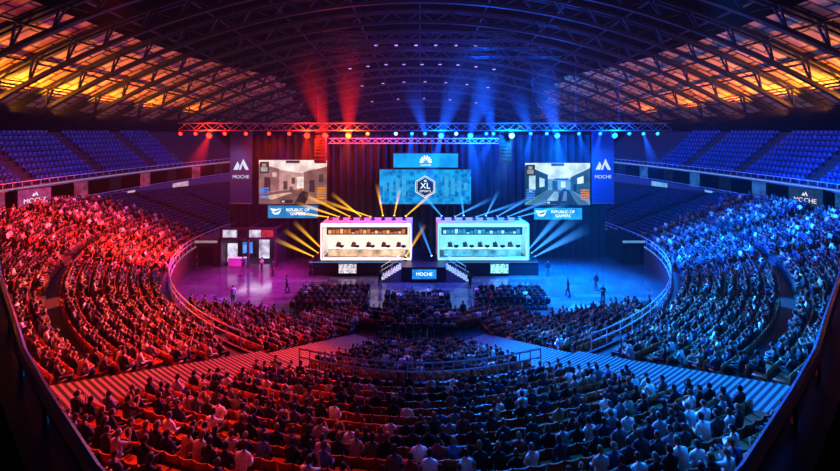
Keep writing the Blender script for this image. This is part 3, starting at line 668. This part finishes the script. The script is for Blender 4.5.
    if not hi:
        cl = cls+['h' if h else 'k' for h in ishair]; off = len(V)
        VV = V+[Mh @ (v*1.08) for v in hv]; FF = Fs+[tuple(i+off for i in f) for f in hf]
        tris = []
        for f in FF:
            for j in range(1, len(f)-1): tris.append((f[0], f[j], f[j+1]))
        return np.array([tuple(v) for v in VV]), np.array(tris), cl
    mb = MB(); mb.add(V, Fs, 0); mb.add([Mh @ v for v in hv], hf, 0)
    for sx in (-1, 1):
        e = bmesh.new(); bmesh.ops.create_icosphere(e, subdivisions=1, radius=.012); mb.bm(e, 1, Mh @ Matrix.Translation((sx*.03, .083, .015)))
    mb.tube([Mh @ Vector((-.022, .088, -.05)), Mh @ Vector((0, .094, -.052)), Mh @ Vector((.022, .088, -.05))], .005, 5, 1)
    for s, sx in (('l',-1),('r',1)):
        w_, h_ = J['wr'+s][0], J['ha'+s][0]; d = (h_-w_).normalized(); side = d.cross(Vector((0,0,1)))
        if side.length < .1: side = Vector((1,0,0))
        side.normalize(); up = side.cross(d).normalized()
        for q, (o_, l_) in enumerate(((-.027, .06), (-.009, .075), (.009, .07), (.027, .055))):
            p0 = h_+side*o_; mb.tube([p0-d*.01, p0+d*l_*.5, p0+d*l_*.8-up*l_*.35], [.0095, .0085, .006], 5)
        p0 = w_+d*.03-side*sx*.025; mb.tube([p0, p0+(d-side*sx).normalized()*.035, p0+(d*1.4-side*sx*.8).normalized()*.06], [.011, .01, .007], 5)
    out = {'body': mb.mesh('body', [skinm, eyem], True)}
    bm = bmesh.new(); bm.from_mesh(bme); bm.normal_update(); nrm = [v.normal.copy() for v in bm.verts]; bm.free()
    for nm, c, infl, cond in (('shirt','s',.014,0), ('trousers','t',.012,0), ('shoe_a','f',.014,-1), ('shoe_b','f',.014,1)):
        m = MB(); fs = [f for f in Fs if any(cls[i] == c for i in f) and (cond == 0 or V[f[0]].x*cond > 0)]
        used = sorted({i for f in fs for i in f}); mp = {i: j for j, i in enumerate(used)}
        m.add([V[i]+nrm[i]*infl for i in used], [tuple(mp[i] for i in f) for f in fs]); out[nm] = m.mesh(nm, cloth, True)
    m = MB(); fs = [f for f in hf if sum(ishair[i] for i in f) >= len(f)-1]; used = sorted({i for f in fs for i in f}); mp = {i: j for j, i in enumerate(used)}
    m.add([Mh @ (hv[i]*1.14+Vector((0, -.004, .004))) for i in used], [tuple(mp[i] for i in f) for f in fs]); out['hair'] = m.mesh('hair', hairm, True)
    return out
lap = ((.22,.05,.2), (.17,.27,.10), (.13,.36,.09))
poses = [
 dict(arm=lap, w='upright'),
 dict(arm=((.21,.2,.12), (.14,.40,.14), (.08,.46,.16)), lean=.35, longhair=True, w='leaning forward'),
 dict(arm_l=lap, arm_r=((.25,.12,.24), (.16,.22,.42), (.12,.22,.52)), w='touching chin', long=False),
 dict(arm=((.25,.08,.22), (.08,.22,.26), (-.03,.22,.27)), w='arms folded', yaw=.4),
 dict(arm=((.24,.02,.2), (.2,.25,.12), (.17,.34,.1)), lean=-.12, yaw=-.45, longhair=True, w='leaning back', long=False),
 dict(arm=((.24,.16,.36), (.15,.3,.55), (.07,.33,.62)), w='hands raised', long=False),
]
prot = [make_person(p) for p in poses]
lows = [make_person(poses[i], False) for i in (0, 1, 3, 5)]
PAL = [('black', (.012,.012,.015)), ('charcoal', (.04,.04,.045)), ('navy', (.02,.03,.09)), ('grey', (.16,.16,.16)), ('silver', (.5,.5,.5)), ('white', (.85,.85,.85)), ('maroon', (.28,.04,.04)), ('denim', (.1,.16,.3)), ('tan', (.4,.3,.2))]
PW = [.34,.2,.08,.12,.08,.08,.04,.03,.03]
SK = [(.55,.34,.25), (.45,.27,.19), (.62,.42,.32), (.3,.17,.11)]; HC = [(.015,.011,.008), (.035,.02,.012), (.07,.045,.025), (.22,.14,.07)]
TR = [(.02,.02,.03), (.04,.06,.12), (.06,.06,.06), (.12,.1,.08)]
def put_person(pr, loc, rz, label, group=None, shirt=None, sc=1):
    ci = rng.choice(len(PAL), p=PW) if shirt is None else shirt
    b = link('person', pr['body'], None, loc); b.rotation_euler.z = rz; b.scale = (sc,)*3; b.color = (*SK[rng.integers(4)], 1)
    tag(b, label.replace('#', PAL[ci][0]), 'person', group)
    shc = TR[rng.integers(3)]
    for nm, key, col in (('shirt', 'shirt', PAL[ci][1]), ('trousers', 'trousers', TR[rng.integers(4)]), ('shoe', 'shoe_a', shc), ('shoe', 'shoe_b', shc), ('hair', 'hair', HC[rng.integers(4)])):
        c = link(nm, pr[key], b); c.color = (*col, 1)
    return b

# ------------------------------------------------------------------ seat prototypes
mb = MB(); mb.rbox(-.22, .22, -.2, .24, .40, .46, .025); SEAT_A = mb.mesh('seat', seatred, True)
mb = MB()
cols = 6
for j in range(cols):
    x0, x1 = -.23+.46*j/cols, -.23+.46*(j+1)/cols; c = lambda x: -.24-.05*(1-(x/.23)**2)
    for (za, zb, ta, tb) in ((.42, .62, 0, -.02), (.62, .86, -.02, -.06)):
        for o_ in (0, -.035):
            mb.poly([(x0, c(x0)+ta+o_, za), (x1, c(x1)+ta+o_, za), (x1, c(x1)+tb+o_, zb), (x0, c(x0)+tb+o_, zb)])
    mb.poly([(x0, c(x0)-.06, .86), (x1, c(x1)-.06, .86), (x1, c(x1)-.095, .86), (x0, c(x0)-.095, .86)])
SEAT_B = mb.mesh('backrest', seatred, True)
mb = MB(); mb.box(-.24, -.21, -.22, .1, .0, .42); mb.box(.21, .24, -.22, .1, .0, .42); mb.box(-.24, .24, -.06, 0, .34, .4); SEAT_C = mb.mesh('support', darkm)
lowseat = MB(); lowseat.box(-.22, .22, -.2, .24, .38, .45); lowseat.box(-.22, .22, -.30, -.24, .42, .86); lowseat.box(-.03, .03, -.2, 0, 0, .38)
LSV = np.array(lowseat.v); LSF = np.array([t for f in lowseat.f for t in ((f[0], f[1], f[2]), (f[0], f[2], f[3]))])
def put_seat(loc, rz, label):
    t = thing('arena_seat', label, 'seat', loc, rz, 'brown shell seats in the bottom rows')
    link('seat', SEAT_A, t); link('backrest', SEAT_B, t); link('support', SEAT_C, t)
def merged(name, protos, inst, mats_, tints=None):
    VV = []; FFm = []; CC = []; off = 0
    for n_, (pi, x, y, z, rz, sc) in enumerate(inst):
        V, Fc = protos[pi][0], protos[pi][1]; c, s = math.cos(rz), math.sin(rz)
        v = V*sc; q = np.empty_like(v); q[:,0] = v[:,0]*c-v[:,1]*s+x; q[:,1] = v[:,0]*s+v[:,1]*c+y; q[:,2] = v[:,2]+z
        VV.append(q); FFm.append(Fc+off); off += len(V)
        if tints is not None: CC.append(tints(n_, pi))
    V = np.concatenate(VV).astype(np.float32); Fc = np.concatenate(FFm).astype(np.int32)
    me = bpy.data.meshes.new(name); me.vertices.add(len(V)); me.vertices.foreach_set('co', V.ravel())
    me.loops.add(Fc.size); me.loops.foreach_set('vertex_index', Fc.ravel()); me.polygons.add(len(Fc)); me.polygons.foreach_set('loop_start', np.arange(0, Fc.size, 3, dtype=np.int32))
    me.update(calc_edges=True); me.validate()
    if tints is not None:
        at = me.color_attributes.new('tint', 'FLOAT_COLOR', 'POINT'); at.data.foreach_set('color', np.concatenate(CC).astype(np.float32).ravel())
    me.materials.append(mats_); return link(name, me)

# ------------------------------------------------------------------ place seats and crowd
def corner_hidden(X, Y):
    q = 420-abs(X-420)
    for (xa, ya), (xb, yb) in (((-30,150),(0,245)), ((0,245),(20,310)), ((20,310),(60,390)), ((60,390),(110,460)), ((110,460),(130,480))):
        if xa <= q <= xb: return Y > ya+(yb-ya)*(q-xa)/(xb-xa)
    return False
seats = []; AIS = [.5, .66, .82, .97, 1.12, 1.3]
for k in range(-16, NK):
    d = k*DR+.52
    uu = np.linspace(-UE+.02, UE-.02, 1800); pts = np.array([P(u, d) for u in uu]); sl = np.r_[0, np.cumsum(np.hypot(*np.diff(pts, axis=0).T))]
    n = int(sl[-1]/.5); mid = sl[-1]/2
    ss = mid+(np.arange(n)-n//2)*.5+(.25 if k % 2 else 0)
    for s_ in ss:
        if s_ < 0 or s_ > sl[-1]: continue
        u = float(np.interp(s_, sl, uu)); x, y = P(u, d)
        if k < 0:
            if abs(u) > .5: continue
            if k < KI and side_of(x, y) < 0: continue
            if y > 31.6-(abs(x)-12)*.15: continue
            if k == -1: continue
        if k == 0 and abs(u) < .7: continue
        if k == 1 and abs(u) < .3: continue
        if k == 9 and .3 < abs(u) < .95: continue
        if inaisle(x, y, HW+.3): continue
        if d > dlim(u)-.4: continue
        if k >= 0 and any(abs(abs(u)-a)*46 < .7 for a in AIS): continue
        if k < 0 and abs(abs(u)-.36)*35 < .5: continue
        xa, ya = P(u-.002, d); xb, yb = P(u+.002, d); tx, ty = xb-xa, yb-ya; nx, ny = -ty, tx
        rz = math.atan2(-nx, ny); z = zrow(k, u)
        seats.append([k, u, x, y, z, rz])
for s_ in seats:
    k, u, x, y, z, rz = s_
    vis = False
    if y > 3:
        X, Y = px(x, y, z+.8); vis = -5 < X < 845 and Y < 480 and not corner_hidden(X, Y); s_.append(X)
    else: s_.append(0)
    s_.append(vis)
    s_.append(math.sqrt(x*x+y*y+(z-CZ)**2))
    occ = .9
    if k >= 0 and abs(u) < .3: occ = .70+.24*math.sin(x*.9+k*1.7)
    if y > 46: occ = 0 if y > 52 else .86-(y-46)*.13
    s_.append(random.random() < occ)
    s_.append('centre block' if side_of(x, y) < 0 else ('left block' if x < 0 else 'right block'))
vs = sorted([s_ for s_ in seats if s_[7]], key=lambda q: q[8]); near = set(id(q) for q in vs[:300])
rowc = defaultdict(list)
for s_ in vs: rowc[(s_[0], s_[10])].append(s_)
rowpos = {}; prow = {}
for k, l in rowc.items():
    l.sort(key=lambda q: q[6]); c = 0
    for i, q in enumerate(l):
        rowpos[id(q)] = i+1
        if q[9]: c += 1; prow[id(q)] = c
vp = [q for q in vs if q[9]]; nearp = set(id(q) for q in vp[:300])
lowinst = []; seatinst = []; darkinst = []
def rowname(k): return f'{ordw(k+1)} step above rail' if k >= 0 else f'{ordw(-k)} step below rail'
for s_ in seats:
    k, u, x, y, z, rz, X, vis, dist, occ, blk = s_
    if id(s_) in near: put_seat((x, y, z), rz, f'{"occupied" if occ else "empty"} brown shell seat, {blk}, {rowname(k)}, {ordw(rowpos[id(s_)])} from left')
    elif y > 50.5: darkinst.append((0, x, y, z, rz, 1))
    elif y > 3: seatinst.append((0, x, y, z, rz, 1))
    if occ:
        jx, jy = random.uniform(-.04, .04), random.uniform(-.02, .03)
        if id(s_) in nearp:
            pi = int(rng.choice(6, p=[.28,.22,.13,.15,.14,.08]))
            put_person(prot[pi], (x+jx, y+jy, z), rz+random.uniform(-.2, .2), f'person in # top {poses[pi]["w"]}, {blk}, {rowname(k)}, {ordw(prow[id(s_)])} from left', 'spectators in the bottom rows', sc=random.uniform(.88, 1.0))
        elif y > 3: lowinst.append((int(rng.choice(4, p=[.4,.25,.25,.1])), x+jx, y+jy, z, rz+random.uniform(-.35, .35), random.uniform(.88, 1.03)))
tag(merged('arena_seats', [(LSV, LSF)], seatinst, seatred), 'remaining brown shell seats filling the lower seating bowl', 'seats', kind='stuff')
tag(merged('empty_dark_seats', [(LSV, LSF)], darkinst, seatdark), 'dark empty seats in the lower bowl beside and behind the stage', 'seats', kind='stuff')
mb = MB(); mb.rbox(-.22, .22, -.22, .22, .42, .47, .02); mb.rbox(-.22, .22, -.26, -.22, .55, .9, .015)
for sx in (-.2, .2): mb.tube([(sx, -.24, .9), (sx, -.2, .0)], .015, 5); mb.tube([(sx, .18, .44), (sx, .22, 0)], .015, 5)
fch = mb.mesh('floor_chair', plas)
for bn, x0, n, rows, y0, oc in (('left', -11.2, 12, 5, 33.4, .92), ('centre', -3.0, 11, 8, 28.9, .7), ('right', 5.4, 12, 4, 34.2, .85)):
    for r in range(rows):
        for i in range(n):
            x = x0+i*.55; y = y0+r*1.0
            tag(link('floor_chair', fch, None, (x, y, 0)), f'black chair in the {bn} flat floor block, {ordw(r+1)} row from back, {ordw(i+1)} from left', 'chair', 'black chairs on the flat floor')
            if random.random() < oc: lowinst.append((int(rng.integers(3)), x, y, 0, random.uniform(-.3, .3), 1))
def tints(n_, pi):
    cl = lows[pi][2]; sh = PAL[rng.choice(len(PAL), p=PW)][1]; d = {'s': sh, 't': TR[rng.integers(4)], 'f': TR[0], 'k': SK[rng.integers(4)], 'h': HC[rng.integers(4)]}
    return np.array([(*d[c], 1) for c in cl])
tag(merged('crowd', lows, lowinst, crowdm, tints), 'packed crowd of seated spectators filling the lower bowl around the floor', 'crowd', kind='stuff')
ui = []
for sg in (-1, 1):
    for k in range(UN):
        y = 29.0
        while y < 67:
            if abs((y-30) % 9-4.5) > .8:
                x = XS(y, .3+k*UD+.5)
                if x < RW(y)-.5: ui.append((0, sg*x, y, ZB(y)+UR*k, sg*PI/2, 1))
            y += .54
tag(merged('upper_seats', [(LSV, LSF)], ui, seatblue), 'rows of empty blue seats in the upper tiers on both sides', 'seats', kind='stuff')
print('seats', len(seats), 'low', len(lowinst), 'upper', len(ui))

gp = make_person(dict(arm=((.24,.14,.2), (.16,.36,.22), (.13,.46,.22))))
std = [make_person(dict(stand=True, arm=((.23,-.02,.2), (.22,.05,-.04), (.21,.1,-.12)), stride=0)),
       make_person(dict(stand=True, arm=((.23,-.02,.2), (.22,.1,-.02), (.2,.15,-.1)), stride=.18, long=False)),
       make_person(dict(stand=True, arm=((.22,.08,.22), (.1,.26,.3), (.04,.32,.33)), stride=.03))]
for nm, cx in (('left', -6.15), ('right', 7.2)):
    for i, p in enumerate(PX):
        put_person(gp, (cx+p, 45.3, 1.98), PI, f'player in # top at the desk in the {nm} booth, {ordw(i+1)} from left', 'players at the booth desks', shirt=[7, 6][nm == 'left'])
floorp = [(233, 304, 1, 'walking person in # top on the purple floor beside the left seating rail', 5, .6), (197, 270, 0, 'standing person in # top by the wall left of the exhibition stand', 0, 2),
 (273, 276, 0, 'standing person in # top just right of the exhibition stand', 1, -1.5), (262, 272, 2, 'person in # top holding something in front of the exhibition stand', 4, 2.6), (243, 272, 2, 'person in # top standing inside the exhibition stand opening', 2, 3),
 (287, 292, 1, 'person in # top walking alone across the open purple floor', 3, -1.2), (376, 330, 0, 'dark standing person in # top at the head of the left striped aisle', 0, 0), (366, 322, 2, 'second standing person in # top by the left aisle, hands at chest', 0, .3),
 (463, 322, 0, 'standing person in # top beside right end of the centre chair block', 1, .2), (490, 330, 1, 'person in # top walking at the head of the right striped aisle', 0, 1), (568, 296, 1, 'person in # top crossing the open blue floor', 0, 1.5),
 (596, 290, 0, 'standing person in # top near the middle of the blue floor', 0, 2.2), (603, 303, 2, 'person in # top with hands together, nearest on the blue floor', 0, 2.4), (548, 276, 0, 'standing person in # top at the right end of the stage', 0, 3),
 (311, 277, 0, 'standing person in # top at the left end of the stage', 0, 3), (470, 290, 2, 'person in # top standing before the right stage steps', 0, .2), (380, 288, 2, 'person in # top standing before the left stage steps', 0, -.2)]
for X, Y, pi, lab, sh, rz in floorp:
    y = CZ*F/(Y-HOR); x = (X-420)*y/F
    put_person(std[pi], (x, y, 0), rz, lab, None, sh)

t = thing('exhibition_stand', 'black framed exhibition stand with glowing white panels on the left of the floor', 'exhibition stand', (-20.8, 46, 0))
mb = MB()
for x in (-3.3, 0, 3.3):
    for y in (0, 5): mb.box(x-.12, x+.12, y-.12, y+.12, 0, 4.7)
for z in (3.5, 4.7):
    for y in (0, 5): mb.box(-3.4, 3.4, y-.12, y+.12, z-.12, z+.12)
    for x in (-3.3, 0, 3.3): mb.box(x-.12, x+.12, 0, 5, z-.12, z+.12)
mb.obj('frame', mat('stand_frame', (.06, .06, .07), .4), t)
sw = em('stand_white', (.6, .55, .72), .9, .6, 1.2); sb = em('stand_blue', (.08, .3, .8), .9, .6, 1.2); sr = em('stand_red', (.5, .04, .06), .8, .4)
sdk = mat('stand_wall', (.05,.05,.06), .5)
mb = MB(); mb.box(-3.2, 3.2, 4.8, 4.9, .1, 3.4); mb.obj('back_panel', sdk, t)
for xx in (-3.3, 3.3): mb = MB(); mb.box(xx-.04, xx+.04, .2, 4.8, .1, 3.4); mb.obj('side_panel', sdk, t)
mb = MB(); mb.box(-3.3, 3.3, .1, 4.9, 3.42, 3.48); mb.obj('roof_panel', sdk, t)
for i, (x0, x1, z0, z1, m) in enumerate([(-3.1,-1.9,.3,2.6,sw), (-1.5,-.3,1.2,2.6,sb), (.3,1.6,.4,2.8,sw), (2.0,3.1,1.0,2.9,sb), (-3.0,-1.3,3.65,4.55,sw), (-1.2,-.2,3.65,4.55,black), (.2,1.6,3.65,4.55,sw), (1.7,3.1,3.65,4.55,sr)]):
    mb = MB(); mb.box(x0, x1, -.16 if z0 > 3 else 1.2+i*.6, -.12 if z0 > 3 else 1.3+i*.6, z0, z1); mb.obj('display_panel', m, t)
mb = MB(); mb.rbox(-2.6, -.4, .3, 1.0, 0, 1.0, .04); mb.obj('counter', white, t)
ld = bpy.data.lights.new('stand_light', 'AREA'); ld.size = 4; ld.energy = 130; ld.color = (.85, .8, 1); lo = bpy.data.objects.new('stand_light', ld); C.objects.link(lo); lo.location = (-20.8, 48.5, 3.35)
for sg, nm in ((-1, 'left'), (1, 'right')):
    t = thing('entrance_box', f'boxy entrance housing against the terrace wall on the {nm} of the floor', 'entrance', (sg*26.45, 50, 0))
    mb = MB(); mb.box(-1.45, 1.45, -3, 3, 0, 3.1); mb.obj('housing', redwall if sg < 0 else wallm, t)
    mb = MB(); mb.box(-.8, .8, -3.03, -3.0, .0, 2.2); mb.obj('door', black, t)
    mb = MB(); mb.box(-1.4, 1.4, -3.04, -3.0, 2.7, 3.0); mb.obj('sign_panel', em('ent_sign'+nm, (.5,.4,.5) if sg < 0 else (.2,.5,.9), .5, .3), t)

cur = [(-9.5, 8.6), (-7.5, 6.8), (-5.6, 5.15), (-4.25, 4.04), (-3.3, 3.25), (-2.55, 2.69), (-1.70, 2.08), (-1.0, 1.66), (-.4, 1.5)]
cur = cur+[(-x, y) for x, y in cur[::-1]]
t = thing('camera_balcony', 'dark curved balcony parapet with metal handrail in the near corners', 'balcony', (0,0,0))
mb = MB()
for i in range(len(cur)-1):
    (xa, ya), (xb, yb) = cur[i], cur[i+1]
    a, b_ = (xa, ya), (xb, yb); c, d = (xa, ya-.28), (xb, yb-.28)
    mb.poly([(*a, 10.4), (*b_, 10.4), (*b_, 12.3), (*a, 12.3)]); mb.poly([(*c, 11.6), (*d, 11.6), (*d, 12.3), (*c, 12.3)][::-1]); mb.poly([(*a, 12.3), (*b_, 12.3), (*d, 12.3), (*c, 12.3)])
mb.obj('parapet_wall', mat('parapet_paint', (.006, .006, .01), .35, spec=.2), t)
mb = MB(); mb.tube([(x, y-.1, 12.52) for x, y in cur], .035, 8)
for i, (x, y) in enumerate(cur): mb.tube([(x, y-.1, 12.3), (x, y-.1, 12.52)], .018, 6)
mb.obj('handrail', mat('handrail_metal', (.3, .3, .32), .25, .9), t)
mb = MB()
for i in range(len(cur)-1): mb.poly([(cur[i][0], cur[i][1]-.1, 11.6), (cur[i+1][0], cur[i+1][1]-.1, 11.6), (cur[i+1][0], -6, 11.6), (cur[i][0], -6, 11.6)][::-1])
mb.obj('walkway', black, t)

# ------------------------------------------------------------------ lights
def sp(loc, tgt, col, e, ang=60, blend=.6, rad=.5):
    l = bpy.data.lights.new('spot', 'SPOT'); l.energy = e; l.color = col; l.spot_size = math.radians(ang); l.spot_blend = blend; l.shadow_soft_size = rad
    o = bpy.data.objects.new('spot_light', l); C.objects.link(o); o.location = loc; o.rotation_euler = (Vector(tgt)-Vector(loc)).to_track_quat('-Z', 'Y').to_euler(); return o
def pt(loc, col, e, rad=.4):
    l = bpy.data.lights.new('point', 'POINT'); l.energy = e; l.color = col; l.shadow_soft_size = rad
    o = bpy.data.objects.new('point_light', l); C.objects.link(o); o.location = loc; return o
RED = (1, .05, .01); ORG = (1, .11, .015); BLU = (.0, .14, 1); CYA = (.0, .30, 1)
sp((-14, 41, 15.4), (-37, 36, 5), RED, 100000, 66, .9)
sp((-10, 41, 15.4), (-23, 18, 4), ORG, 100000, 52, .9)
sp((14, 41, 15.4), (37, 36, 5), BLU, 170000, 66, .9)
sp((10, 41, 15.4), (23, 18, 4), CYA, 120000, 52, .9)
sp((-4, 41, 15.4), (-11, 17, 3), (1, .06, .02), 75000, 40, .8); sp((5, 41, 15.4), (9.5, 16, 3), (.0, .24, 1), 120000, 46, .8)
sp((-14, 40, 15.4), (-18, 40, 0), (.75, .02, .6), 55000, 66, .9); sp((14, 40, 15.4), (16, 39, 0), (.0, .22, 1), 230000, 72, .9); sp((0, 40, 15.4), (1, 38, 0), (.03, .12, 1), 30000, 50, .9)
# overhead coloured washes on the near rows
sp((-16, 20, 24), (-12, 13, 4), (1, .06, .015), 22000, 50, .9); sp((16, 20, 24), (13, 13, 4), (.0, .22, 1), 34000, 50, .9)
sp((-4, 20, 25), (-5, 11, 4), (1, .12, .03), 8500, 34, .9); sp((3, 30, 24), (3, 24, 1), (.0, .16, 1), 12000, 44, .9); sp((6, 20, 25), (6, 11, 4), (.0, .25, 1), 14000, 38, .9)
sp((-9, 34, 22), (-12, 24, 1), (1, .025, .015), 15000, 44, .9); sp((11, 34, 22), (13, 24, 1), (.0, .25, 1), 24000, 44, .9)
for y, e in ((37, 5000), (42, 11000), (47, 14000), (52, 13000), (58, 10000), (65, 6500), (73, 3000)):
    for sg in (-1, 1): sp((sg*(RW(y)-3), y, 19.0), (sg*(RW(y)-12), y, 26), (1, .34, .025), e, 115, .9, .2)
pt((8, 45, 18.5), (.0, .11, 1), 22000, 1); pt((17, 47, 19), (.0, .14, 1), 8000, 1); pt((-9, 45, 18), (1, .03, .01), 5000, 1)
pt((10, 62, 25), BLU, 16000); pt((22, 70, 22), BLU, 12000); pt((2, 76, 25), (.02, .09, 1), 8000); pt((-12, 66, 25), (1, .04, .015), 4000); pt((-4, 84, 23), (.3, .03, .9), 2500)
for X, c in ((211, (1,.03,.01)), (308, (1,.03,.01)), (349, (1,.1,.02)), (441, BLU), (511, CYA), (556, BLU), (613, BLU)): pt(((X-420)*TY/F, TY-.9, 15.8), c, 1800, .15)
for sg in (-1, 1): pt((sg*36, 48, 16), (.0, .15, 1), 1500); pt((sg*33, 62, 14), (.0, .14, 1), 900)
for sg in (-1, 1): sp((sg*22, 42.5, 16), (sg*22, 46, 12), (.3, .6, 1), 450, 60, .8)
sp((18, 44, 15), (18, 50, 6), (.0, .16, 1), 6000, 140, 1)
pt((-3.2, 6.5, 13.2), (.5, .05, .9), 8, .1); pt((3.2, 6.5, 13.2), (.03, .25, 1), 10, .1)
w = bpy.data.worlds.new('w'); S.world = w; w.use_nodes = True; nt = w.node_tree; w.node_tree.nodes['Background'].inputs[0].default_value = (.01, .02, .05, 1); w.node_tree.nodes['Background'].inputs[1].default_value = .02
vsn = nt.nodes.new('ShaderNodeVolumeScatter'); vsn.inputs['Density'].default_value = .0005; vsn.inputs['Color'].default_value = (1, 1, 1, 1)
nt.links.new(vsn.outputs['Volume'], nt.nodes['World Output'].inputs['Volume'])

cd = bpy.data.cameras.new('cam'); cam = bpy.data.objects.new('camera', cd); C.objects.link(cam)
cd.sensor_width = 36; cd.lens = F/840*36; cd.shift_y = -(235.5-HOR)/840; cd.clip_end = 400; cd.clip_start = .1
cam.location = (0, 0, CZ); cam.rotation_euler = (PI/2, 0, 0); S.camera = cam
